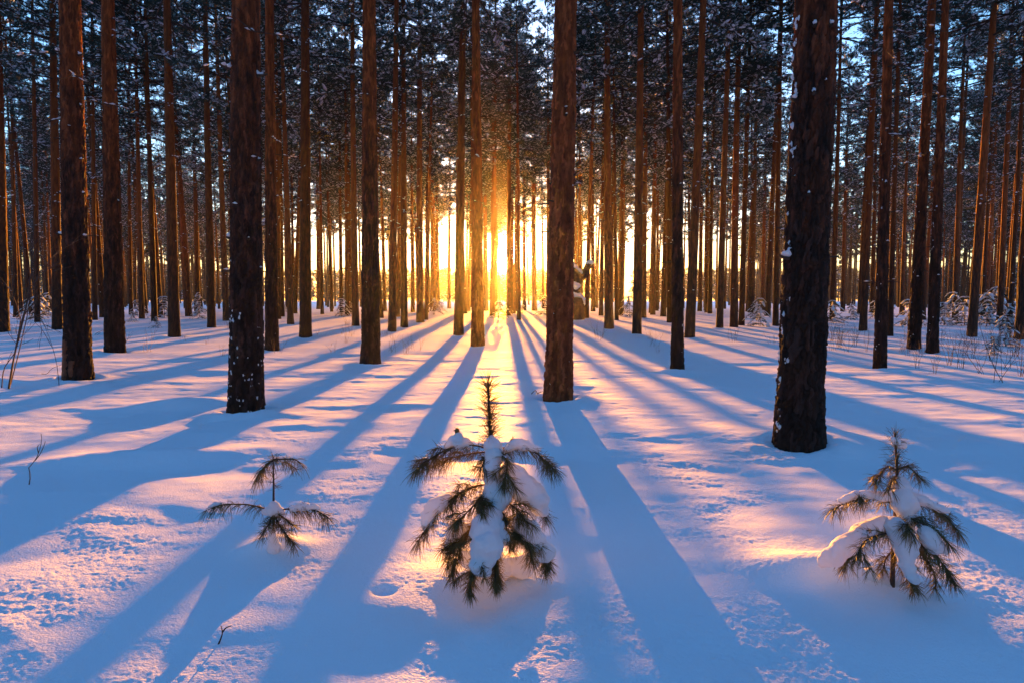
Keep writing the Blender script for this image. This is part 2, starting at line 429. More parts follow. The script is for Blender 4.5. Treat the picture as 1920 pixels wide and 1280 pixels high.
def crown_variant(k, z0=9.0):
    """limbs, needles and snow of one crown, stem along z"""
    rs = np.random.RandomState(400 + k)
    gl, gnd, gs = Geo(), Geo(), Geo()
    tp, td, sp, sd, ss = [], [], [], [], []
    z = z0
    while z < TREE_H - 0.2:
        t = (z - z0) / (TREE_H - z0)
        nb = rs.randint(2, 5)
        for _ in range(nb):
            if t < 0.25 and rs.rand() < 0.35: continue
            az = rs.uniform(0, 2 * np.pi)
            L = (0.75 + 1.9 * math.sin(min(1, (t * 1.15 + 0.18)) * np.pi) ** 0.8 * (1 - 0.35 * t)) * rs.uniform(0.6, 1.2)
            up = -0.15 + 0.75 * t + rs.normal(0, 0.12)
            h = np.array([math.cos(az), math.sin(az), 0]); side = np.array([-math.sin(az), math.cos(az), 0])
            bx, by = bow(z, k)
            s = np.linspace(0, 1, 7)
            curl = rs.normal(0, 0.12); sag = 0.28 + 0.12 * rs.rand()
            pts = np.array([bx, by, z])[None] + L * (s[:, None] * h[None] + (curl * s ** 2)[:, None] * side[None]) \
                + (L * (up * s - sag * s ** 2 * (1 - t) + 0.16 * s ** 3))[:, None] * np.array([0, 0, 1.0])[None]
            r0 = 0.012 + 0.011 * L
            tube(gl, pts, r0 * (1 - 0.85 * s), 4)
            load = rs.choice([0.15, 0.6, 1.0, 1.9]); ntw = int(5 + 6.5 * L)
            for q in range(ntw):
                f = rs.uniform(0.28, 1.0)
                i = min(5, int(f * 6)); w = f * 6 - i
                p = pts[i] * (1 - w) + pts[i + 1] * w
                d = unit(pts[i + 1] - pts[i]) * 0.7 + side * rs.choice([-1, 1]) * rs.uniform(0.3, 1.0) + np.array([0, 0, rs.normal(0.08, 0.45)])
                d = unit(d); l = rs.uniform(0.22, 0.62) * (1.15 - 0.5 * f) * min(1.3, 0.6 + 0.3 * L)
                e = p + d * l
                mid = (p + e) / 2 + np.array([0, 0, -0.03])
                tube(gl, [p, mid, e], [0.008, 0.006, 0.003], 3, cap=False)
                for u in (0.35, 0.58, 0.8, 1.0):
                    if rs.rand() < 0.85:
                        tp.append(p + (e - p) * u + rs.normal(0, 0.03, 3)); td.append(d)
                if rs.rand() < 0.55 * (0.5 + load):
                    sp.append(p + (e - p) * rs.uniform(0.45, 0.95) + np.array([0, 0, 0.035])); sd.append(d); ss.append(rs.uniform(0.025, 0.062) * (0.6 + 0.45 * load))
                if rs.rand() < 0.35:
                    sp.append(p + (e - p) * rs.uniform(0.1, 0.5) + np.array([0, 0, 0.02])); sd.append(d); ss.append(rs.uniform(0.025, 0.06))
            for f in np.arange(0.25, 1.0, 0.16):
                if rs.rand() < 0.6:
                    i = min(5, int(f * 6)); sp.append(pts[i] + np.array([0, 0, r0 * 0.8])); sd.append(unit(pts[i + 1] - pts[i])); ss.append(rs.uniform(0.03, 0.07))
        z += rs.uniform(0.30, 0.55)
    # dead lower branches, bare, with lines of snow
    for _ in range(9):
        z = rs.uniform(1.2, 5.0); az = rs.uniform(0, 6.28); h = np.array([math.cos(az), math.sin(az), 0]); bx, by = bow(z, k)
        L = rs.uniform(0.18, 0.30); tube(gl, [np.array([bx, by, z]), np.array([bx, by, z + rs.uniform(-0.03, 0.05)]) + h * L], [0.014, 0.006], 4)
        if rs.rand() < 0.6: sp.append(np.array([bx, by, z + 0.02]) + h * L * 0.75); sd.append(h); ss.append(rs.uniform(0.018, 0.032))
    z = 3.6
    while z < z0 + 1.2:
        for _ in range(rs.randint(1, 4)):
            if rs.rand() > 0.25 + 0.75 * (z - 3.6) / (z0 - 3.0): continue
            az = rs.uniform(0, 2 * np.pi); L = rs.uniform(0.35, 1.0) * (0.5 + 1.3 * (z - 3.6) / (z0 - 3.6))
            h = np.array([math.cos(az), math.sin(az), 0]); side = np.array([-math.sin(az), math.cos(az), 0])
            s = np.linspace(0, 1, 5); c1 = rs.normal(0, 0.15)
            bx, by = bow(z, k)
            pts = np.array([bx, by, z])[None] + L * (s[:, None] * h + (c1 * s ** 2)[:, None] * side) + (L * (rs.uniform(-0.3, 0.15) * s - 0.15 * s ** 2))[:, None] * np.array([0, 0, 1.0])
            tube(gl, pts, 0.013 * (1 - 0.8 * s), 3, cap=False)
            for q in range(rs.randint(2, 7)):
                f = rs.uniform(0.3, 0.98); i = min(3, int(f * 4)); p = pts[i] + (pts[i + 1] - pts[i]) * (f * 4 - i)
                d = unit(h * 0.5 + side * rs.choice([-1, 1]) * rs.uniform(0.3, 1) + np.array([0, 0, rs.normal(-0.1, 0.25)]))
                e = p + d * rs.uniform(0.12, 0.5)
                tube(gl, [p, e], [0.006, 0.003], 3, cap=False)
                if rs.rand() < 0.5:
                    sp.append((p + e) / 2 + np.array([0, 0, 0.012])); sd.append(d); ss.append(rs.uniform(0.016, 0.035))
            for f in (0.3, 0.6, 0.85):
                if rs.rand() < 0.5:
                    i = int(f * 4); sp.append(pts[i] + np.array([0, 0, 0.015])); sd.append(unit(pts[i + 1] - pts[i])); ss.append(rs.uniform(0.02, 0.04))
        z += rs.uniform(0.25, 0.5)
    tp = np.array(tp); td = np.array(td)
    add_needles(gnd, tp, td, 16, 0.15, 0.014, rs, 0.9, -0.1)
    sp = np.array(sp); sd = np.array(sd); ss = np.array(ss)
    add_lumps(gs, sp, ss, sd, rs, 1.4, 0.75)
    return (gl.mesh("limbs_%d" % k, [M_LIMB]), gnd.mesh("needles_%d" % k, [M_NEEDLE], False), gs.mesh("snow_%d" % k, [M_SNOWFAR]))

NVAR = 6
KITS = [(trunk_variant(k),) + crown_variant(k, 8.6 + 0.35 * (k % 4)) for k in range(NVAR)]

TREES = []     # (x, y, radius)
def make_pine(base, diam, top_dir, label, group, k=None, hscale=1.0, trunk_mesh=None):
    k = rnd.randrange(NVAR) if k is None else k
    tm, lm, nm, sm = KITS[k]
    o = obj("pine_tree", None, None, base)
    q = Vector((0, 0, 1)).rotation_difference(top_dir)
    if trunk_mesh is None:
        q = q @ Quaternion((0, 0, 1), rnd.uniform(0, 6.28))
    o.rotation_mode = 'QUATERNION'; o.rotation_quaternion = q
    tag(o, label, "tree", group)
    if trunk_mesh is not None:
        obj("trunk", trunk_mesh, o)
    else:
        obj("trunk", tm, o, scale=(diam / 2, diam / 2, hscale))
    sc = (hscale * rnd.uniform(0.9, 1.12),) * 2 + (hscale,)
    obj("crown", nm, o, scale=sc)
    obj("limbs", lm, o, scale=sc)
    tag(obj("snow_load", sm, o, scale=sc), kind="stuff")
    TREES.append((base.x, base.y, diam))
    return o

def near_trunk(diam, d, zmax, seed, mtl=None):
    """bark in raised plates between fissures, as far up as the picture reaches; plain above"""
    S = int(np.clip(1150 * diam * math.pi / d / 1.7, 90, 220))
    dz = np.clip(d * 0.0026, 0.013, 0.045)
    zz = np.concatenate([np.arange(-0.35, zmax, dz), np.linspace(zmax, TREE_H, 30)])
    th = np.arange(S) / S * 2 * np.pi
    TH, ZZ = np.meshgrid(th, zz)
    R0 = diam / 2 * trunk_r(ZZ)
    U = TH * diam / 2
    P = 2 * np.pi * diam / 2
    cw, ch = 0.036, 0.16
    nc = max(6, int(round(P / cw))); cw = P / nc
    wx = U / cw + 0.75 * gn(np.cos(TH) * 2.2, ZZ / 0.10 + 7 * np.sin(TH), seed + 1); wy = ZZ / ch + 0.8 * gn(np.cos(TH) * 2.5 + 9, ZZ / 0.13 + 5 * np.sin(TH), seed + 2)
    ix = np.floor(wx); iy = np.floor(wy)
    f1 = np.full(wx.shape, 9.0); f2 = np.full(wx.shape, 9.0); idv = np.zeros(wx.shape)
    for a in (-1, 0, 1):
        for b in (-1, 0, 1):
            cx = np.mod(ix + a, nc); cy = iy + b
            px = ix + a + _h(cx, cy, seed); py = cy + _h(cx, cy, seed + 5)
            dd = np.sqrt((wx - px) ** 2 + (wy - py) ** 2)
            new = dd < f1
            f2 = np.where(new, f1, np.minimum(f2, dd)); idv = np.where(new, _h(cx, cy, seed + 9), idv); f1 = np.where(new, dd, f1)
    edge = sstep(0.03, 0.30, f2 - f1)
    fade = np.clip(1.15 - ZZ / 9.0, 0.25, 1)
    disp = (edge * 0.030 + (idv - 0.5) * 0.018 + 0.007 * gn(TH * diam / 0.03, ZZ / 0.035, seed + 3) + 0.010 * gn(np.cos(TH) * 1.3, ZZ / 0.45 + np.sin(TH), seed + 4)) * fade * (diam / 0.36)
    R = R0 - 0.022 + disp
    v = np.stack([R * np.cos(TH), R * np.sin(TH), ZZ], -1).reshape(-1, 3)
    n = len(zz); i = np.arange(n - 1)[:, None] * S; j = np.arange(S)[None, :]; j2 = (j + 1) % S
    g = Geo(); g.add(v, None, np.stack([i + j, i + j2, i + S + j2, i + S + j], -1).reshape(-1, 4))
    me = g.mesh("near_trunk", [mtl or M_BARKN])
    at = me.attributes.new("plate", 'FLOAT', 'POINT'); at.data.foreach_set('value', idv.astype(np.float32).ravel())
    return me

# base u, base v, width, u at the picture's top edge, label (None: one of the look-alikes of the middle rows)
MAIN = [
    (1497, 831, 92, 1531, "thickest dark pine trunk with deep bark, standing beside the lone one-armed sapling"),
    (1047, 747, 53, 1061, "reddish pine trunk whose long shadow runs past the snow-laden bushy sapling"),
    (462, 770, 66, 461, "dark pine trunk flecked with many snow patches and snowy branch stubs"),
    (147, 710, 56, 131, "pine trunk with bare orange patch of bark near its foot"),
    (216, 660, 40, 202, "dark straight pine trunk just behind the one with bare orange bark patch"),
    (695, 682, 36, 692, "smooth dark pine trunk standing alone between the snow-flecked trunk and the sun"),
    (896, 649, 25, 892, "reddish pine trunk standing just beside the low sun, its glow painted into the bark"),
    (1270, 693, 26, 1271, "slim straight pine trunk standing alone in open snow behind the bushy sapling's shadow"),
    (1650, 692, 28, 1667, "slim dark pine trunk standing in front of the twiggy bushes, next to the thickest trunk"),
    (510, 655, 27, 505, "brown pine trunk directly behind the snow-flecked trunk"),
    (1713, 655, 27, 1748, "one of two close-set pine trunks among bare twigs, the thicker one"),
    (1748, 660, 25, 1773, "one of two close-set pine trunks among bare twigs, the slimmer one"),
]
MID = [(3, 622, 34, -8), (108, 616, 22, 97), (272, 588, 12, 226), (290, 602, 13, 272), (327, 630, 24, 313), (354, 593, 14, 312),
    (370, 584, 12, 358), (397, 615, 17, 385), (424, 601, 13, 404), (545, 608, 13, 525), (553, 588, 9, 571), (573, 632, 24, 572),
    (598, 580, 12, 590), (622, 578, 8, 610), (667, 611, 14, 662), (735, 622, 16, 743), (746, 594, 9, 752), (758, 614, 14, 757),
    (774, 586, 8, 770), (788, 601, 15, 787), (800, 588, 9, 805), (820, 582, 9, 814), (842, 580, 7, 846), (860, 627, 19, 868), (870, 594, 12, 857),
    (911, 590, 10, 908), (923, 588, 11, 930), (955, 592, 12, 957), (971, 584, 8, 969), (983, 582, 8, 980), (1002, 590, 15, 1004), (1087, 584, 9, 1085),
    (1112, 585, 9, 1108), (1127, 590, 9, 1135), (1142, 615, 18, 1141), (1164, 592, 8, 1168), (1194, 627, 18, 1201), (1206, 596, 12, 1214), (1224, 592, 10, 1232),
    (1256, 605, 12, 1250), (1293, 633, 20, 1317), (1312, 584, 9, 1320), (1331, 588, 9, 1343), (1349, 615, 14, 1368), (1376, 614, 16, 1388), (1390, 610, 12, 1409), (1408, 586, 14, 1422),
    (1430, 582, 9, 1442), (1454, 612, 12, 1466), (1560, 602, 11, 1577), (1580, 584, 9, 1596), (1618, 620, 16, 1645), (1669, 630, 12, 1689),
    (1690, 590, 9, 1712), (1731, 600, 11, 1737), (1790, 600, 12, 1812), (1822, 630, 20, 1864), (1842, 592, 10, 1872), (1874, 612, 14, 1900), (1892, 616, 12, 1925), (1914, 635, 27, 1950),
    (178, 600, 11, 172), (246, 590, 9, 240), (70, 604, 12, 60), (30, 595, 11, 18), (640, 584, 8, 634), (700, 590, 9, 716), (480, 592, 10, 474), (528, 590, 10, 515)]

def lean_dir(b, ut):
    T = on_plane(ut, 0, b.y)
    return (T - b).normalized()
NEAR = {}
STUBS = {}
for i, (u, v, w, ut, lab) in enumerate(MAIN):
    b = ground_hit(u, v); d = (b - CAM).dot(FWD)
    diam = float(np.clip(w * d / FPX / 1.06 * math.cos(math.atan((u - CU) / FPX)), 0.2, 0.5))
    zmax = min(12.0, CAM.z + d * 0.5 + 0.4)
    me = near_trunk(diam, d, zmax, 500 + i * 31, M_BARKGLOW if i in (1, 6) else None)  # the two large trunks nearest the sun get the bark with painted glow
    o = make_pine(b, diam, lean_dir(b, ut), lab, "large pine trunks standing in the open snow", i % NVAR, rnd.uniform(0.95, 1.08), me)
    NEAR[i] = (o, b, d, diam, zmax)
LM = [(200, "around the trunk with bare orange bark"), (440, "between the straight dark trunk and the snow-flecked trunk"), (680, "between the snow-flecked trunk and the smooth lone trunk"),
      (885, "between the smooth lone trunk and the low sun"), (1015, "close around the low sun"), (1262, "between the reddish trunk and the slim lone trunk"),
      (1465, "between the slim lone trunk and the thickest trunk"), (1700, "between the thickest trunk and the two close-set trunks"), (9999, "beyond the two close-set trunks, by the twiggy shrubs")]
def landmark(u):
    for lim, t in LM:
        if u < lim: return "slender middle-row pine " + t, "middle-row pines " + t
SLOPE = SUN_DIR.x / SUN_DIR.y
OFFS = []
def nearest_off(o): return min(OFFS, key=lambda q: abs(q - o))
for (u, v, w, ut) in [m[:4] for m in MAIN] + MID:
    if v >= 603:
        b = ground_hit(u, v); OFFS.append(b.x - SLOPE * b.y)
for (u, v, w, ut) in MID:
    b = ground_hit(u, v); d = (b - CAM).dot(FWD)
    if v < 603 and abs(u - 945) < 330:
        a = (u - CU) / FPX / math.cos(PITCH) - SLOPE; k = nearest_off(a * b.y) / a
        if 0.72 < k / b.y < 1.35:
            b = Vector((b.x / b.y * k, k, 0)); b.z = gz(b.x, b.y); d = (b - CAM).dot(FWD)
    diam = float(np.clip(w * d / FPX / 1.05 * math.cos(math.atan((u - CU) / FPX)), 0.16, 0.42))
    make_pine(b, diam, lean_dir(b, ut), *landmark(u), None, rnd.uniform(0.9, 1.05))
print("named trees", len(TREES))

# the rows behind, up to 300 pines in all; the stand is thinner towards the sun, where a clearing lies behind it
def u_of(x, y): return CU + FPX * x / (y * math.cos(PITCH) + 1e-6)
for off, d in ((0.64, 47), (0.72, 61), (-0.62, 51), (-0.74, 63), (-0.60, 43), (0.60, 55)):
    x, y = off + SUN_DIR.x / SUN_DIR.y * d, d; b = Vector((x, y, gz(x, y)))
    make_pine(b, rnd.uniform(0.2, 0.26), Vector((0.01 * rnd.uniform(-1, 1), 0, 1)).normalized(), *[t.replace("slender middle-row pine", "thin hazy back-row pine").replace("middle-row pines", "back-row pines") for t in landmark(945)], None, rnd.uniform(0.9, 1.0))
count = 0; tries = 0
while len(TREES) < 300 and tries < 40000:
    tries += 1
    u = rnd.uniform(-120, 2040)
    az = (u - CU) / FPX
    centre = abs(u - 960) < 330
    dmax = 66 if centre else 66 + 22 * min(1, (abs(u - 960) - 330) / 250)
    d = math.sqrt(rnd.uniform(29 ** 2, dmax ** 2))
    x, y = az * d, d
    o = x - SLOPE * y
    if abs(o) < 11:
        x = nearest_off(o) + rnd.uniform(-0.07, 0.07) + SLOPE * y; u = CU + x / y * FPX
        if abs(u - 945) < 9: continue
    if any((x - a) ** 2 + (y - c) ** 2 < 2.0 for a, c, _ in TREES): continue
    b = Vector((x, y, gz(x, y)))
    dr = Vector((rnd.gauss(0, 0.018), rnd.gauss(0, 0.018), 1)).normalized()
    make_pine(b, rnd.uniform(0.17, 0.33), dr, *[t.replace("slender middle-row pine", "thin hazy back-row pine").replace("middle-row pines", "back-row pines") for t in landmark(u)], None, rnd.uniform(0.82, 1.05))


make_ground()

# ------------------------------------------------------------------ stubs, snow patches and bare bark on the large trunks
def snow_blob(name, balls, parent=None, voxel=0.012, loc=(0, 0, 0), mtl=None, smooth=4):
    """one lump of snow grown round a row of overlapping balls (x, y, z, r[, flat])"""
    g = Geo(); rs = np.random.RandomState(len(balls) + 3)
    for b in balls:
        x, y, z, r = b[:4]; fl = b[4] if len(b) > 4 else 0.8
        nu, nv = 8, 6
        vs = [(x, y, z + r * fl)]
        for i in range(1, nv):
            for j in range(nu):
                a = math.pi * i / nv; t = 2 * math.pi * j / nu; k = 1 + rs.uniform(-0.1, 0.1)
                vs.append((x + r * k * math.sin(a) * math.cos(t), y + r * k * math.sin(a) * math.sin(t), z + r * fl * k * math.cos(a)))
        vs.append((x, y, z - r * fl))
        tr = [(0, 1 + j, 1 + (j + 1) % nu) for j in range(nu)]; q = []
        for i in range(nv - 2):
            for j in range(nu):
                a = 1 + i * nu + j; c = 1 + i * nu + (j + 1) % nu; q.append((a, a + nu, c + nu, c))
        l = 1 + (nv - 2) * nu; e = len(vs) - 1
        tr += [(l + (j + 1) % nu, l + j, e) for j in range(nu)]
        g.add(vs, tr, q)
    o = obj(name, g.mesh(name, [mtl or M_SNOW]), parent, loc)
    m = o.modifiers.new("remesh", 'REMESH'); m.mode = 'VOXEL'; m.voxel_size = voxel; m.use_smooth_shade = True
    m = o.modifiers.new("smooth", 'SMOOTH'); m.iterations = smooth; m.factor = 0.5
    tx = bpy.data.textures.get("snow_lump") or bpy.data.textures.new("snow_lump", 'CLOUDS'); tx.noise_scale = 0.022; tx.noise_depth = 4
    m = o.modifiers.new("lumps", 'DISPLACE'); m.texture = tx; m.strength = voxel * 1.4; m.mid_level = 0.5; m.texture_coords = 'LOCAL'
    return o

def to_local(o, p):
    q = o.rotation_quaternion
    return q.inverted() @ (Vector(p) - o.location)

def stub(i, u, v, length, up, snow):
    snow *= 0.66
    """dead branch stub on a large trunk, at a point of the trunk's outline or face"""
    o, b, d, diam, zmax = NEAR[i]
    P = on_plane(u, v, b.y); L = to_local(o, P)
    r = diam / 2 * float(trunk_r(L.z))
    x = max(-0.97, min(0.97, L.x / r)); y = -math.sqrt(1 - x * x)
    h = np.array([x, y, 0]); c = np.array([0, 0, L.z]) + h * r * 0.93
    e = c + h * length + np.array([0, 0, up * length])
    g = Geo(); tube(g, [c, (c + e) / 2 + np.array([0, 0, -0.008]), e], [0.020, 0.014, 0.009], 7)
    st = obj("branch_stub", g.mesh("branch_stub", [M_LIMB]), o)
    if snow:
        m = (c + e) / 2
        balls = [(c[0] + h[0] * 0.02, c[1] + h[1] * 0.02, c[2] + 0.035 * snow, 0.034 * snow), (m[0], m[1], m[2] + 0.025 * snow, 0.028 * snow), (c[0], c[1], c[2] + 0.075 * snow, 0.022 * snow)]
        snow_blob("snow_cap", balls, st, 0.008, smooth=2)
for a in [(2, 431, 133, 0.16, 0.35, 1.5), (2, 492, 145, 0.12, 0.1, 1.0), (2, 430, 290, 0.16, 0.2, 1.1), (2, 489, 302, 0.06, 0.2, 0.7), (2, 437, 447, 0.05, 0.1, 1.2),
          (2, 476, 450, 0.04, 0.1, 0.6), (3, 111, 100, 0.10, 0.3, 1.3), (3, 154, 106, 0.09, 0.2, 1.0), (3, 112, 187, 0.08, 0.3, 1.1), (3, 154, 200, 0.05, 0.1, 0.7),
          (3, 118, 363, 0.06, 0.2, 0.9), (3, 160, 364, 0.06, 0.2, 0.9), (3, 118, 441, 0.10, 0.2, 1.3), (3, 168, 444, 0.10, 0.1, 1.0),
          (0, 1512, 62, 0.03, 0, 0.8), (0, 1540, 62, 0.03, 0, 0.8), (0, 1509, 186, 0.05, 0, 0.8), (0, 1483, 190, 0.05, 0.1, 1.0), (0, 1500, 370, 0.03, 0, 0.6), (0, 1463, 485, 0.10, 0.2, 1.5),
          (1, 1034, 92, 0.06, 0.3, 0), (1, 1077, 105, 0.08, 0.2, 0), (1, 1060, 222, 0.03, 0, 0.6), (1, 1030, 345, 0.03, 0, 0), (1, 1074, 330, 0.03, 0, 0),
          (4, 196, 370, 0.08, 0.1, 1.0), (4, 229, 378, 0.06, 0.1, 0.8), (4, 222, 172, 0.09, 0.1, 0.7), (9, 497, 170, 0.06, 0.1, 0.9), (9, 520, 175, 0.08, 0.1, 0.6), (9, 500, 240, 0.05, 0.1, 0.6),
          (5, 684, 48, 0.07, 0.2, 0), (5, 712, 50, 0.07, 0.2, 0.6), (8, 1655, 345, 0.06, 0.1, 0.9), (8, 1668, 240, 0.06, 0.1, 0.7), (10, 1720, 350, 0.06, 0, 0.8), (11, 1752, 390, 0.06, 0, 0.8)]:
    stub(*a)

def snow_patches(i, n, zlo, zhi, big, seed, side=None):
    """clots of snow blown into the bark, one joined part per trunk"""
    o, b, d, diam, zmax = NEAR[i]
    rs = np.random.RandomState(seed); g = Geo()
    for _ in range(n):
        z = zlo + (zhi - zlo) * rs.rand() ** 1.5
        a = rs.uniform(math.pi * 0.98, math.pi * 2.02) if side is None else side + rs.normal(0, 0.22)
        r = diam / 2 * float(trunk_r(z)) + 0.002
        c = np.array([r * math.cos(a), r * math.sin(a), z]); h = np.array([math.cos(a), math.sin(a), 0]); s = np.array([-math.sin(a), math.cos(a), 0])
        for _k in range(rs.randint(1, 4)):
            w = big * rs.uniform(0.35, 1.0) * 0.5; cc = c + s * rs.normal(0, 0.4 * big) + np.array([0, 0, rs.normal(0, 0.6 * big)])
            nu = 7; ring = []
            for ph, rad in ((0.0, 1.0), (0.55, 0.75), (0.9, 0.3)):
                for j in range(nu):
                    t = 2 * math.pi * j / nu; q = rad * w * rs.uniform(0.75, 1.25)
                    ring.append(cc + s * math.cos(t) * q + np.array([0, 0, math.sin(t) * q * 1.6]) + h * (ph * w * 0.75 - 0.006))
            ring.append(cc + h * w * 0.75)
            q = [(k * nu + j, k * nu + (j + 1) % nu, (k + 1) * nu + (j + 1) % nu, (k + 1) * nu + j) for k in range(2) for j in range(nu)]
            g.add(ring, [(2 * nu + j, 2 * nu + (j + 1) % nu, 3 * nu) for j in range(nu)], q)
    tag(obj("bark_snow", g.mesh("bark_snow", [M_SNOW]), o), kind="stuff")
snow_patches(2, 48, 0.02, 1.1, 0.024, 1)
snow_patches(2, 10, 1.0, 3.2, 0.016, 2, math.pi * 1.1)
snow_patches(0, 30, 0.0, 3.8, 0.036, 3, math.pi * 1.03)
snow_patches(0, 5, 0.0, 3.0, 0.012, 4)
snow_patches(3, 16, 0.0, 3.2, 0.018, 5, math.pi * 1.08)
snow_patches(4, 14, 0.3, 4.5, 0.018, 6, math.pi * 1.15)
snow_patches(9, 8, 0.3, 4.0, 0.014, 7)
snow_patches(8, 14, 0.3, 4.0, 0.018, 8, math.pi * 1.12)
snow_patches(10, 12, 0.3, 4.5, 0.018, 9, math.pi * 1.12)
snow_patches(11, 12, 0.3, 4.5, 0.018, 10, math.pi * 1.12)
snow_patches(7, 12, 0.3, 4.5, 0.016, 11)
snow_patches(1, 14, 0.2, 4.5, 0.012, 12)

# bare orange bark at the foot of one trunk: thin plates standing proud of the flaking bark
M_BARE = plain("bare_orange_bark", (0.17, 0.062, 0.032), 0.75, 0, None, 0.35, 9)
def bare_patch(i, a0, a1, z0, z1, seed):
    o, b, d, diam, zmax = NEAR[i]; rs = np.random.RandomState(seed); g = Geo()
    na, nz = 12, 26; V = []
    for k in range(nz):
        z = z0 + (z1 - z0) * k / (nz - 1)
        lo = a0 + 0.12 * float(gn(np.array([z * 9.0]), np.array([1.0]), seed)[0]); hi = a1 + 0.16 * float(gn(np.array([z * 9.0]), np.array([7.0]), seed)[0])
        for j in range(na):
            a = lo + (hi - lo) * j / (na - 1); edge = min(j, na - 1 - j, k, nz - 1 - k)
            r = diam / 2 * float(trunk_r(z)) + (0.013 if edge > 0 else -0.02) + 0.003 * rs.randn()
            V.append((r * math.cos(a), r * math.sin(a), z))
    q = [(k * na + j, k * na + j + 1, (k + 1) * na + j + 1, (k + 1) * na + j) for k in range(nz - 1) for j in range(na - 1)]
    g.add(V, None, q)
    tag(obj("bare_bark", g.mesh("bare_bark", [M_BARE]), o), "bare orange patch of inner bark")
bare_patch(3, math.pi * 1.06, math.pi * 1.42, -0.05, 0.62, 3)
bare_patch(3, math.pi * 1.48, math.pi * 1.60, 0.05, 0.30, 5)

# ------------------------------------------------------------------ carved post of wood under snow, behind the reddish trunk
def sculpture():
    b = ground_hit(1078, 599); d = b.y
    px = d / FPX
    o = obj("wooden_sculpture", None, None, b)
    tag(o, "weathered wooden sculpture with raised arms under snow, half hidden by the reddish trunk", "sculpture")
    def block(name, pts, rad, sides, mtl, parent, seed):
        g = Geo(); tube(g, pts, rad, sides)
        me = g.mesh(name, [mtl]); rs = np.random.RandomState(seed)
        return obj(name, me, parent)
    s = px
    block("foot_block", [(-0.05, 0, -0.2), (0, 0, 0.1), (0.0, 0, 24 * s), (-0.1 * s, 0, 40 * s), (0, 0, 43 * s)], [20 * s, 19 * s, 18 * s, 16 * s, 4 * s], 10, M_WOOD, o, 1)
    block("post", [(0, 0, 38 * s), (3 * s, 0, 60 * s), (5 * s, 0, 84 * s)], [9 * s, 8 * s, 10 * s], 9, M_WOOD, o, 2)
    a1 = block("arm", [(8 * s, 0, 66 * s), (16 * s, 0, 84 * s), (26 * s, 0, 103 * s), (27 * s, 0, 104 * s)], [4.5 * s, 6 * s, 7 * s, 2 * s], 9, M_WOOD, o, 3)
    a2 = block("arm", [(14 * s, 0, 76 * s), (0, 0, 88 * s), (-14 * s, 0, 100 * s), (-15 * s, 0, 101 * s)], [6 * s, 8 * s, 9 * s, 3 * s], 9, M_WOOD, o, 4)
    snow_blob("snow_cap", [(k * s, -3 * s, z * s, r * s, 0.8) for k, z, r in ((-12, 41, 9), (-3, 44, 10), (6, 43, 9), (13, 38, 7), (15, 30, 5), (14, 22, 4))], o, 0.06)
    snow_blob("snow_cap", [(k * s, -2 * s, z * s, r * s, 0.7) for k, z, r in ((-16, 110, 6), (-9, 105, 7), (-1, 98, 7), (7, 91, 6), (12, 86, 4))], a2, 0.06)
    snow_blob("snow_cap", [(k * s, -2 * s, z * s, r * s, 0.7) for k, z, r in ((28, 106, 7), (24, 105, 6), (21, 98, 4))], a1, 0.06)
    snow_blob("snow_cap", [(k * s, -8 * s, z * s, r * s, 0.7) for k, z, r in ((-4, 66, 7), (4, 63, 7), (0, 58, 5))], o, 0.06)
sculpture()

# ------------------------------------------------------------------ the three saplings in the open snow
def curve_pts(ctrl, n):
    c = [np.array(p, float) for p in ctrl]
    c = [2 * c[0] - c[1]] + c + [2 * c[-1] - c[-2]]
    out = []
    segs = len(c) - 3
    for t in np.linspace(0, segs - 1e-6, n):
        i = int(t); f = t - i; p0, p1, p2, p3 = c[i:i + 4]
        out.append(0.5 * (2 * p1 + (p2 - p0) * f + (2 * p0 - 5 * p1 + 4 * p2 - p3) * f * f + (3 * p1 - p0 - 3 * p2 + p3) * f ** 3))
    return np.array(out)
def sap_needles(g, pts, per_m, length, rs, droop, spread=0.75, t0=0.1, fwd=0.7, rad=0.00065):
    seg = np.linalg.norm(np.diff(pts, axis=0), axis=1); total = seg.sum(); n = max(4, int(0.95 * per_m * total)); length = length * 0.80; droop = droop * 0.7
    cum = np.concatenate([[0], np.cumsum(seg)]) / total
    for _ in range(n):
        t = t0 + (1 - t0) * rs.rand(); i = min(len(seg) - 1, np.searchsorted(cum, t) - 1); f = (t - cum[i]) / (cum[i + 1] - cum[i])
        p = pts[i] * (1 - f) + pts[i + 1] * f; tan = unit(pts[i + 1] - pts[i])
        base = unit(tan * fwd + spread * rs.normal(size=3) + np.array([0, 0, -0.55 * droop]))
        for _k in range(2):
            d = unit(base + 0.13 * rs.normal(size=3)); L = length * rs.uniform(0.65, 1.1)
            q = np.linspace(0, 1, 4)[:, None]
            line = p + d * L * q + np.array([0, 0, -1.0]) * (droop * L * rs.uniform(0.6, 1.3)) * q ** 2
            tube(g, line, [rad, rad * 1.1, rad, rad * 0.4], 3, cap=False)
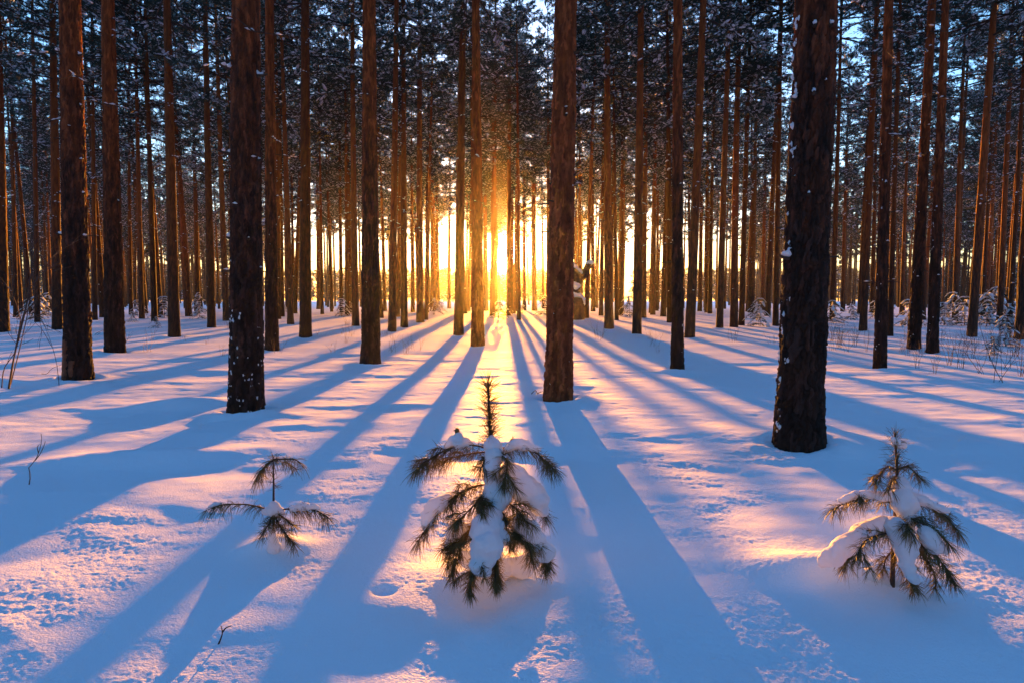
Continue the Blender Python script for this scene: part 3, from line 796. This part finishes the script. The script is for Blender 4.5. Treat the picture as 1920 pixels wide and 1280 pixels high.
def sapling(name_label, u0, v0, stem, branches, snows, seed, buds=(), bush=2):
    rs = np.random.RandomState(seed)
    b = ground_hit(u0, v0)
    o = obj("pine_sapling", None, None, b); tag(o, name_label, "sapling", "saplings poking out of the snow")
    def P(u, v, dy): return np.array(on_plane(u, v, b.y + dy) - b)
    g = Geo(); sp = curve_pts([P(*p) for p in stem['pts']], 14)
    tube(g, sp, np.linspace(stem['r'], stem['r'] * 0.4, 14), 7)
    st = obj("stem", g.mesh("stem", [M_TWIG]), o)
    g = Geo(); sap_needles(g, sp, stem['dens'], stem['len'], rs, stem.get('droop', 0.2), 0.8, stem['t0'], 0.8)
    obj("needles", g.mesh("needles", [M_SAPNEEDLE]), st)
    for br in branches:
        pts = curve_pts([P(*p) for p in br[0]], 12); dens, ln, droop, t0 = br[1:5]
        g = Geo(); tube(g, pts, np.linspace(0.0042, 0.0018, 12), 6)
        bo = obj("branch", g.mesh("branch", [M_TWIG]), o)
        g = Geo(); sap_needles(g, pts, dens, ln, rs, droop, 0.6, t0, 0.75)
        bl = np.linalg.norm(np.diff(pts, axis=0), axis=1).sum()
        for _k in range(bush):            # short side twigs clothed in needles
            i = rs.randint(3, 10); tn = unit(pts[i + 1] - pts[i]); sd = unit(np.cross(tn, [0, 0, 1.0])) * rs.choice([-1, 1])
            e = pts[i] + (tn * 0.7 + sd * rs.uniform(0.5, 0.9) + np.array([0, 0, rs.uniform(-0.15, 0.3)])) * bl * rs.uniform(0.16, 0.3)
            tp_ = curve_pts([pts[i], (pts[i] + e) / 2 + np.array([0, 0, 0.008]), e], 5)
            tube(g, tp_, np.linspace(0.002, 0.0012, 5), 4, 1)
            sap_needles(g, tp_, dens * 0.9, ln * 0.9, rs, droop, 0.7, 0.05, 0.75)
        obj("needles", g.mesh("needles", [M_SAPNEEDLE, M_TWIG]), bo)
    for sn in snows:
        balls = []
        for k in range(len(sn) - 1):
            (ua, va, ya, ra), (ub, vb, yb, rb) = sn[k], sn[k + 1]
            A, B = P(ua, va, ya), P(ub, vb, yb); s = b.y / FPX
            m = max(2, int(np.linalg.norm(A - B) / (0.5 * min(ra, rb) * s)) + 1)
            for t in np.linspace(0, 1, m):
                q = A * (1 - t) + B * t + rs.normal(0, 0.20 * ra * s, 3); balls.append((*q, (ra * (1 - t) + rb * t) * 1.2 * s * rs.uniform(0.75, 1.2), 0.85))
        snow_blob("snow_lump", balls, o, 0.006, smooth=4)
    for (u, v, dy, r) in buds:
        g = Geo(); c = P(u, v, dy); r = r * b.y / FPX
        tube(g, [c + np.array([0, 0, -r * 3]), c + np.array([0, 0, -r]), c, c + np.array([0, 0, r])], [r * 0.35, r * 0.9, r, r * 0.4], 8)
        bu = obj("bud", g.mesh("bud", [M_SAPNEEDLE]), o)
        g = Geo(); sap_needles(g, np.array([c + np.array([0, 0, -r * 2]), c + np.array([0, 0, r])]), 700, r * 2.4, rs, 0.2, 0.9, 0, 0.6)
        obj("needles", g.mesh("needles", [M_SAPNEEDLE]), bu)
    return o
B = lambda pts, dens=520, ln=0.075, droop=0.55, t0=0.12: (pts, dens, ln, droop, t0)
# the bushy one, heavy with snow
sapling("bushy pine sapling loaded with thick snow lumps on every branch", 925, 1082,
    dict(pts=[(926, 1090, 0), (927, 960, 0), (920, 840, 0), (915, 716, 0)], r=0.011, dens=620, len=0.085, t0=0.5, droop=0.05),
    [B([(917, 842, 0), (885, 834, -0.03), (830, 845, -0.05), (776, 884, -0.07)], 620), B([(917, 846, 0), (880, 850, 0.06), (835, 862, 0.10), (800, 880, 0.12)], 420),
     B([(924, 842, 0), (965, 838, -0.02), (1005, 848, -0.03), (1042, 882, -0.04)], 620), B([(924, 850, 0), (950, 862, -0.10), (945, 910, -0.16)], 600, 0.07, 0.5, 0.3),
     B([(922, 845, 0), (905, 870, -0.08), (900, 890, -0.12)], 520, 0.06),
     B([(926, 905, 0), (880, 915, -0.06), (830, 950, -0.10), (783, 1014, -0.12)], 640), B([(926, 905, 0), (890, 945, -0.16), (850, 985, -0.22)], 620),
     B([(928, 905, 0), (970, 920, -0.05), (1005, 945, -0.07), (1028, 975, -0.08)], 560), B([(928, 930, 0), (965, 950, -0.14), (985, 975, -0.2), (1000, 985, -0.22)], 560),
     B([(926, 960, 0), (890, 985, -0.12), (860, 1030, -0.18), (848, 1078, -0.2)], 800, 0.07, 0.5, 0.25), B([(926, 960, 0), (880, 990, -0.08), (850, 1020, -0.10), (838, 1060, -0.10)], 700, 0.07, 0.5, 0.25),
     B([(928, 960, 0), (965, 980, -0.12), (990, 1020, -0.17), (1000, 1055, -0.19)], 800, 0.07, 0.5, 0.2), B([(928, 965, 0), (985, 990, -0.06), (1010, 1030, -0.08), (1028, 1066, -0.09)], 800, 0.065, 0.5, 0.35),
     B([(926, 960, 0), (915, 1000, -0.22), (890, 1060, -0.30), (880, 1110, -0.32)], 700, 0.06, 0.4, 0.6), B([(927, 960, 0), (930, 1000, -0.2), (928, 1050, -0.27), (932, 1096, -0.28)], 700, 0.06, 0.4, 0.6),
     B([(926, 945, 0), (945, 965, -0.16), (952, 1000, -0.2), (960, 1030, -0.22)], 600, 0.06, 0.5, 0.3), B([(924, 920, 0), (900, 940, -0.18), (905, 965, -0.24)], 500, 0.06, 0.5, 0.3)],
    [[(921, 820, -0.01, 6), (924, 836, -0.03, 13), (930, 850, -0.04, 16)], [(926, 850, -0.05, 13), (922, 890, -0.09, 13), (926, 930, -0.12, 19)],
     [(838, 835, -0.03, 5), (853, 826, -0.03, 11), (866, 828, -0.02, 10), (885, 834, -0.02, 4)], [(857, 812, -0.03, 5), (857, 824, -0.03, 9)],
     [(952, 840, -0.02, 6), (968, 830, -0.02, 9), (990, 834, -0.02, 8), (1008, 842, -0.02, 5)],
     [(948, 880, -0.04, 10), (970, 890, -0.06, 19), (990, 910, -0.07, 22), (1008, 940, -0.08, 17), (1018, 960, -0.08, 11)],
     [(945, 905, -0.08, 16), (935, 930, -0.12, 16), (930, 950, -0.14, 12)],
     [(800, 990, -0.10, 6), (806, 965, -0.09, 13), (822, 944, -0.08, 14), (838, 934, -0.07, 8)],
     [(972, 970, -0.12, 12), (985, 985, -0.14, 18), (1000, 1005, -0.13, 16), (1020, 1035, -0.09, 13), (1034, 1040, -0.06, 8)],
     [(925, 960, -0.16, 14), (908, 990, -0.22, 19), (915, 1025, -0.26, 21), (898, 1062, -0.30, 13), (912, 1070, -0.29, 12)], [(930, 985, -0.2, 14), (940, 1000, -0.2, 12), (948, 1015, -0.2, 8)],
     [(843, 1020, -0.06, 8), (852, 1000, -0.08, 12), (868, 985, -0.09, 10)], [(870, 1045, 0.02, 14), (925, 1060, -0.02, 22), (990, 1055, 0.02, 20)]],
    21, buds=[(857, 806, -0.03, 4.5), (960, 826, -0.02, 4.5)], bush=3)
# the thin umbrella-shaped one
sapling("small thin pine sapling with bare umbrella-like top and two outstretched side branches", 513, 1022,
    dict(pts=[(513, 1024, 0), (513, 955, 0), (513, 900, 0), (512, 855, 0)], r=0.007, dens=120, len=0.06, t0=0.62, droop=0.3),
    [B([(513, 862, 0), (505, 866, -0.01), (488, 884, -0.02), (478, 905, -0.03)], 520, 0.075, 0.7, 0.0), B([(513, 862, 0), (500, 870, 0.03), (486, 895, 0.05)], 380, 0.07, 0.7, 0.0),
     B([(513, 860, 0), (530, 860, -0.01), (550, 860, -0.02), (566, 868, -0.02)], 420, 0.075, 0.6, 0.0), B([(513, 862, 0), (535, 866, 0.04), (558, 880, 0.06)], 300, 0.07, 0.5, 0.0),
     B([(511, 957, 0), (470, 946, -0.02), (420, 945, -0.03), (386, 956, -0.04)], 420, 0.075, 0.75, 0.1), B([(515, 957, 0), (545, 953, -0.01), (590, 955, -0.02), (618, 972, -0.03)], 560, 0.08, 0.75, 0.2),
     B([(512, 962, 0), (505, 980, -0.10), (495, 995, -0.16), (487, 1008, -0.2)], 640, 0.065, 0.3, 0.1), B([(514, 962, 0), (525, 985, -0.10), (540, 1005, -0.15), (552, 1020, -0.17)], 750, 0.07, 0.4, 0.05),
     B([(514, 958, 0), (530, 968, -0.05), (550, 985, -0.08)], 420, 0.07, 0.5, 0.2)],
    [[(513, 945, 0, 6), (513, 955, -0.01, 12), (522, 958, -0.01, 11)], [(505, 958, -0.01, 8), (498, 958, -0.01, 5)], [(548, 952, -0.01, 5), (562, 948, -0.01, 7), (582, 948, -0.01, 6), (598, 951, -0.01, 4)],
     [(528, 862, 0.0, 4), (536, 857, 0.0, 4), (546, 856, -0.01, 3)], [(512, 990, -0.03, 4), (511, 1005, -0.04, 6), (512, 1020, -0.04, 8), (513, 1034, -0.03, 10)], [(392, 949, -0.03, 3), (404, 944, -0.03, 3.5), (415, 943, -0.03, 2)]], 33, bush=0)
# the one with a long snow arm
sapling("pine sapling with one long arm under a thick roll of snow, near the thickest trunk", 1672, 1098,
    dict(pts=[(1673, 1105, 0), (1676, 1000, 0), (1682, 900, 0), (1678, 812, 0)], r=0.010, dens=230, len=0.075, t0=0.6, droop=0.05),
    [B([(1681, 880, 0), (1665, 874, -0.02), (1650, 888, -0.03), (1640, 908, -0.04)], 520, 0.065, 0.5, 0.0), B([(1681, 880, 0), (1700, 874, -0.01), (1715, 884, -0.02), (1730, 900, -0.02)], 520, 0.065, 0.5, 0.0),
     B([(1681, 890, 0), (1670, 905, -0.08), (1665, 922, -0.10)], 380, 0.055, 0.5, 0.0),
     B([(1680, 945, 0), (1640, 932, -0.02), (1600, 935, -0.04), (1560, 955, -0.06)], 560, 0.075, 0.6, 0.1), B([(1683, 935, 0), (1730, 945, -0.02), (1770, 965, -0.04), (1800, 1000, -0.05)], 620, 0.075, 0.5, 0.2),
     B([(1683, 950, 0), (1715, 975, -0.10), (1750, 990, -0.14), (1785, 1025, -0.16)], 560, 0.07, 0.5, 0.2), B([(1676, 985, 0), (1640, 990, -0.02), (1605, 1020, -0.04), (1585, 1062, -0.05)], 640, 0.07, 0.6, 0.1),
     B([(1676, 1000, 0), (1655, 1000, -0.1), (1620, 1015, -0.16), (1605, 1050, -0.18)], 420, 0.07, 0.6, 0.1),
     B([(1678, 1000, 0), (1720, 1015, -0.1), (1760, 1045, -0.15), (1785, 1090, -0.16)], 560, 0.07, 0.6, 0.2), B([(1678, 1010, 0), (1720, 1030, -0.04), (1750, 1070, -0.06), (1755, 1108, -0.07)], 520, 0.07, 0.5, 0.2),
     B([(1676, 1020, 0), (1690, 1050, -0.1), (1705, 1085, -0.14), (1712, 1105, -0.15)], 700, 0.065, 0.4, 0.1), B([(1675, 1030, 0), (1662, 1045, -0.06), (1655, 1070, -0.08)], 420, 0.06, 0.4, 0.2),
     B([(1680, 960, 0), (1700, 985, -0.12), (1715, 1010, -0.18)], 560, 0.065, 0.5, 0.2)],
    [[(1688, 895, -0.01, 7), (1690, 915, -0.02, 15), (1696, 945, -0.04, 20), (1702, 965, -0.05, 20)], [(1685, 930, -0.03, 10), (1658, 930, -0.02, 7), (1625, 927, -0.03, 8), (1598, 930, -0.04, 8), (1575, 940, -0.05, 5)],
     [(1715, 930, -0.02, 8), (1735, 940, -0.03, 9), (1755, 950, -0.03, 8), (1775, 958, -0.04, 5)],
     [(1678, 980, -0.05, 13), (1650, 985, -0.04, 15), (1618, 998, -0.05, 17), (1590, 1018, -0.06, 18), (1562, 1045, -0.05, 15), (1540, 1056, -0.03, 9)],
     [(1684, 985, -0.08, 17), (1690, 1010, -0.11, 19), (1698, 1035, -0.13, 14), (1702, 1062, -0.15, 9), (1712, 1085, -0.15, 8)], [(1735, 1000, -0.12, 13), (1748, 1018, -0.14, 15), (1762, 1030, -0.14, 9)],
     [(1675, 820, 0, 5), (1686, 833, 0.01, 8), (1693, 834, 0.01, 7)], [(1700, 1100, 0.02, 16), (1660, 1095, 0.04, 18), (1630, 1070, 0.05, 14)]], 45)

# ------------------------------------------------------------------ bare shrubs, twigs, stalks
def branchy(g, p, d, L, r, depth, rs, bend=0.25, kids=3):
    n = 5; pts = [np.array(p, float)]; d = unit(d)
    for _ in range(n):
        d = unit(d + rs.normal(0, bend * 0.4, 3) + np.array([0, 0, 0.06])); pts.append(pts[-1] + d * L / n)
    tube(g, pts, np.linspace(r, r * 0.45, n + 1), 4 if r < 0.006 else 6)
    if depth > 0:
        for _ in range(rs.randint(kids - 1, kids + 2)):
            i = rs.randint(1, n); dd = unit(unit(pts[i + 1] - pts[i]) + rs.normal(0, 0.55, 3) + np.array([0, 0, 0.15]))
            branchy(g, pts[i], dd, L * rs.uniform(0.35, 0.65), r * 0.55, depth - 1, rs, bend, kids)
    return pts[-1]
def shrub_mesh(seed, H, stems, mtl, spread=0.35, depth=2, r=0.006):
    rs = np.random.RandomState(seed); g = Geo()
    for _ in range(stems):
        branchy(g, (rs.normal(0, 0.05), rs.normal(0, 0.05), -0.05), (rs.normal(0, spread), rs.normal(0, spread), 1), H * rs.uniform(0.6, 1.0), r * rs.uniform(0.7, 1.1), depth, rs)
    return g.mesh("shrub", [mtl])
# the tall shrub by the edge, stem by stem
b0 = ground_hit(16, 726)
sh = obj("bare_shrub", None, None, b0); tag(sh, "tall bare shrub of several thin dark stems near the bare-barked trunk", "shrub")
rs = np.random.RandomState(77)
for k, path in enumerate([[(16, 728), (26, 670), (46, 590), (58, 520), (62, 420), (60, 300), (52, 150)], [(17, 728), (30, 650), (50, 570), (75, 510), (110, 470)], [(3, 728), (8, 690), (30, 655), (38, 600), (48, 540)],
                          [(20, 720), (40, 640), (56, 560), (55, 480), (64, 420)], [(35, 640), (38, 600), (22, 550), (0, 520)], [(46, 590), (70, 560), (62, 585), (80, 600)], [(55, 540), (90, 505), (120, 495)]]):
    g = Geo(); pts = curve_pts([np.array(on_plane(u, v, b0.y + 0.05 * (k - 3)) - b0) for u, v in path], 16)
    tube(g, pts, np.linspace(0.011 if k < 2 else 0.007, 0.0025, 16), 6)
    for _ in range(7):
        i = rs.randint(4, 15); branchy(g, pts[i], unit(pts[i] - pts[i - 1]) + rs.normal(0, 0.6, 3), rs.uniform(0.2, 0.6), 0.0035, 1, rs, 0.3, 2)
    obj("stem", g.mesh("stem", [M_TWIG]), sh)
b0 = ground_hit(110, 724)
def twig(label, base_uv, paths, r, name="twig", grp=None):
    b = ground_hit(*base_uv); g = Geo()
    for p in paths:
        pts = curve_pts([np.array(on_plane(u, v, b.y) - b) for u, v in p], 10)
        tube(g, pts, np.linspace(r, r * 0.4, 10), 5)
    o = obj(name, g.mesh(name, [M_TWIG]), None, b); tag(o, label, "twig", grp); return o
twig("forked bare twig sticking out of a shaded drift, knee-high", (54, 908), [[(54, 912), (57, 890), (54, 876), (66, 862), (73, 846), (78, 826), (77, 812)], [(66, 862), (74, 852), (82, 836), (85, 826)], [(72, 848), (70, 838), (74, 832)]], 0.0035)
twig("tiny forked twig stub poking from smooth snow", (410, 1206), [[(409, 1208), (414, 1196), (417, 1184), (414, 1172)], [(417, 1184), (424, 1176), (434, 1172)]], 0.0035)
twig("long arching bare twig beside the bare-barked trunk", (110, 722), [[(111, 724), (106, 680), (95, 640), (80, 605), (62, 585)], [(97, 650), (80, 620), (66, 605)]], 0.004)
twig("low bent twig reaching toward the foot of the bare-barked trunk", (84, 702), [[(78, 700), (88, 700), (98, 690), (116, 683)]], 0.005)
twig("short angled twig at the foot of the reddish trunk", (1005, 740), [[(996, 738), (1004, 731), (1008, 738), (1014, 733)], [(1004, 731), (1012, 742)], [(1008, 736), (1018, 733)]], 0.005)
twig("snowy fallen twig between the trunks near the straight dark trunk", (190, 628), [[(172, 632), (186, 622), (204, 616)], [(188, 624), (182, 628)]], 0.009)

SHR = [shrub_mesh(900 + k, 1.0, 4 + k % 3, M_TWIG, 0.30, 2, 0.0045) for k in range(4)]
STK = [shrub_mesh(950 + k, 0.5, 5, M_STALK, 0.22, 1, 0.0030) for k in range(4)]
def place(meshlist, name, label, cat, grp, u, v, s):
    b = ground_hit(u, v)
    s *= 0.8
    o = obj(name, rnd.choice(meshlist), None, b, (0, 0, rnd.uniform(0, 6.28)), (s, s, s * rnd.uniform(0.8, 1.2)))
    return tag(o, label, cat, grp)
for (u, v, s) in [(1870, 716, 1.35), (1840, 700, 1.0), (1800, 690, 0.9), (1780, 684, 1.0), (1890, 690, 1.1), (1905, 668, 1.3), (1860, 676, 0.9), (1765, 650, 0.8), (1825, 672, 0.8), (1720, 690, 0.6), (1752, 700, 0.5), (1690, 660, 0.6), (1915, 705, 0.9)]:
    place(SHR, "bare_shrub", "low bare shrub of thin twigs in front of the close-set trunks", "shrub", "bare twiggy shrubs by the close-set trunks", u, v, s)
for (u, v, s) in [(1560, 640, 1.1), (1575, 652, 0.8), (1590, 660, 0.8), (1545, 655, 0.7), (1602, 648, 0.9), (1625, 660, 0.7)]:
    place(SHR, "bare_shrub", "sparse bare shrub just behind the thickest trunk", "shrub", "bare shrubs behind the thickest trunk", u, v, s)
rq = random.Random(4)
for _ in range(70):
    u = rq.choice([rq.uniform(560, 860), rq.uniform(1080, 1460), rq.uniform(1560, 1920), rq.uniform(200, 560)]); v = rq.uniform(592, 668)
    place(STK, "dry_stalks", landmark(u)[0].replace("slender middle-row pine", "tuft of dry stalks in snow"), "dry plant", "dry stalks between the trunks", u, v, rq.uniform(0.6, 1.5))

# ------------------------------------------------------------------ snowy young pines of the undergrowth
def young_pine(k):
    rs = np.random.RandomState(700 + k); gl, gnd, gs = Geo(), Geo(), Geo()
    H = 1.5; tube(gl, [(0, 0, -0.1), (0.02, 0, H * 0.5), (0, 0.02, H)], [0.022, 0.015, 0.006], 5)
    tp, td, sp, sd, ss = [], [], [], [], []
    for z in np.arange(0.12, H, 0.16):
        for _ in range(rs.randint(2, 5)):
            a = rs.uniform(0, 6.28); L = (0.6 * (1 - z / H) + 0.25) * rs.uniform(0.3, 1.5); h = np.array([math.cos(a), math.sin(a), 0]); s = np.linspace(0, 1, 5)
            pts = np.array([0, 0, z]) + s[:, None] * h * L + (L * (0.35 * s - 0.85 * s ** 2))[:, None] * np.array([0, 0, 1.0])
            tube(gl, pts, 0.008 * (1 - 0.7 * s), 3, cap=False)
            for f in np.linspace(0.2, 1, 7):
                i = min(3, int(f * 4)); p = pts[i] + (pts[i + 1] - pts[i]) * (f * 4 - i); d = unit(pts[i + 1] - pts[i])
                tp.append(p); td.append(d)
                if rs.rand() < 0.55: sp.append(p + np.array([0, 0, 0.03])); sd.append(d); ss.append(rs.uniform(0.03, 0.095))
    add_needles(gnd, np.array(tp), np.array(td), 16, 0.13, 0.012, rs, 0.7, 0.25)
    add_lumps(gs, np.array(sp), np.array(ss), np.array(sd), rs, 1.7, 0.65)
    return gl.mesh("young_stem", [M_LIMB]), gnd.mesh("young_needles", [M_NEEDLE], False), gs.mesh("young_snow", [M_SNOWFAR])
YK = [young_pine(k) for k in range(3)]
YP = [(1425, 612, 0.75), (1415, 598, 0.7), (1560, 605, 0.9), (1595, 600, 0.7), (1702, 612, 0.9), (1770, 610, 0.8), (1785, 606, 0.9), (1808, 610, 0.8), (1850, 612, 0.9), (1868, 606, 1.1), (1890, 616, 0.8), (1840, 602, 0.9),
      (1885, 648, 0.55), (1862, 664, 0.32), (935, 597, 0.8), (952, 592, 0.6), (815, 590, 0.7), (826, 586, 0.6), (1180, 594, 0.8), (1020, 592, 0.8), (640, 594, 0.7), (655, 590, 0.6), (258, 592, 0.75), (308, 596, 0.9), (318, 590, 0.8), (374, 598, 0.6),
      (375, 588, 1.0), (75, 598, 0.9), (92, 592, 1.0), (55, 596, 0.7), (430, 590, 0.6), (248, 604, 0.35), (292, 615, 0.3), (1655, 600, 0.8), (1640, 596, 0.7), (1500, 596, 0.8), (700, 586, 0.8), (980, 588, 0.5), (1075, 588, 0.7), (530, 586, 0.8)]
for (u, v, s) in YP:
    b = ground_hit(u, v); k = rnd.randrange(3)
    o = obj("young_pine", None, None, b, (0, 0, rnd.uniform(0, 6.28)), (s * 0.95, s * 0.95, s * rnd.uniform(0.7, 1.0)))
    tag(o, landmark(u)[0].replace("slender middle-row pine", "knee-high snowy young pine"), "young pine", "snowy young pines of the undergrowth")
    obj("stem", YK[k][0], o); obj("needles", YK[k][1], o); tag(obj("snow_load", YK[k][2], o), kind="stuff")

# ------------------------------------------------------------------ woods all round and beyond the clearing
def far_woods():
    rs = np.random.RandomState(5)
    g = Geo()
    spots = []
    for _ in range(700):       # beyond the clearing
        a = rs.uniform(-0.95, 0.95); d = rs.uniform(190, 330)
        spots.append((d * math.sin(a), d * math.cos(a), d * rs.uniform(0.040, 0.054), 4.2, 0.10))
    for _ in range(60):       # the last rows before the clearing
        a = rs.uniform(-0.42, 0.42); d = rs.uniform(68, 102); x, y = d * math.sin(a), d * math.cos(a); o = x - SLOPE * y
        if abs(o) < 11: x = nearest_off(o) + rs.uniform(-0.06, 0.06) + SLOPE * y
        if abs(o) < 0.9: continue
        spots.append((x, y, rs.uniform(18, 21), 2.4, 0.52))
    for _ in range(760):       # the stand going on to both sides
        s = rs.choice([-1, 1]); a = s * rs.uniform(0.36, 1.15); d = math.sqrt(rs.uniform(88 ** 2, 175 ** 2))
        if abs(a) < 0.45 and d < 110: d = rs.uniform(110, 170)
        spots.append((d * math.sin(a), d * math.cos(a), rs.uniform(17, 21), 2.2, 0.5))
    for _ in range(300):       # and behind the photographer and off to the sides
        a = rs.uniform(1.0, 2 * math.pi - 1.0); d = math.sqrt(rs.uniform(6 ** 2, 60 ** 2))
        spots.append((d * math.sin(a), d * math.cos(a), rs.uniform(17, 21), 2.2, 0.5))
    for (x, y, H, cr, cb) in spots:
        z = gz(x, y)
        lx, ly = rs.normal(0, 0.02 * H, 2)
        tube(g, [(x, y, z - 0.3), (x + lx * 0.5, y + ly * 0.5, z + H * 0.5), (x + lx, y + ly, z + H)], [0.16, 0.12, 0.04], 5, 0)
        n = 80
        t = rs.uniform(cb, 1.0, n)
        rr = cr * 0.62 * np.sin(np.clip((t - cb) / (1 - cb) * 0.85 + 0.15, 0, 1) * np.pi) ** 0.7 * np.sqrt(rs.uniform(0.05, 1, n))
        a = rs.uniform(0, 6.28, n)
        P = np.stack([x + lx * t + rr * np.cos(a), y + ly * t + rr * np.sin(a), z + H * t], -1)
        D = np.stack([np.cos(a), np.sin(a), np.full(n, 0.2)], -1)
        big = 1.0 if cb > 0.3 else 1.5
        add_needles(g, P, D, 5, 0.75 * big, 0.30 * big, rs, 0.6, 0.0, 1)
        m = rs.rand(n) < 0.25
        add_lumps(g, P[m] + np.array([0, 0, 0.1]), rs.uniform(0.12, 0.3, m.sum()) * big, D[m], rs, 1.6, 0.5, 2)
    o = obj("distant_forest", g.mesh("distant_forest", [M_LIMB, M_FARTREE, M_SNOWFAR], False))
    tag(o, "hazy mass of snowy woods beyond and around the pine stand", "forest", kind="stuff")
far_woods()

# ------------------------------------------------------------------ haze
def haze():
    g = Geo()
    x, y0, y1, z0, z1 = 440, -440, 440, -2.0, 27.0
    v = [(-x, y0, z0), (x, y0, z0), (x, y1, z0), (-x, y1, z0), (-x, y0, z1), (x, y0, z1), (x, y1, z1), (-x, y1, z1)]
    g.add(v, None, [(3, 2, 1, 0), (4, 5, 6, 7), (0, 1, 5, 4), (1, 2, 6, 5), (2, 3, 7, 6), (3, 0, 4, 7)])
    m = bpy.data.materials.new("haze"); m.use_nodes = True
    n, l = m.node_tree.nodes, m.node_tree.links; n.clear()
    out = n.new('ShaderNodeOutputMaterial'); pv = n.new('ShaderNodeVolumePrincipled')
    pv.inputs['Color'].default_value = (0.95, 0.93, 0.92, 1)
    pv.inputs['Density'].default_value = 0.00022
    pv.inputs['Anisotropy'].default_value = 0.90
    l.new(pv.outputs[0], out.inputs['Volume'])
    o = obj("haze", g.mesh("haze", [m], False))
    tag(o, "thin frosty haze hanging between the trunks", "haze", kind="stuff")
haze()
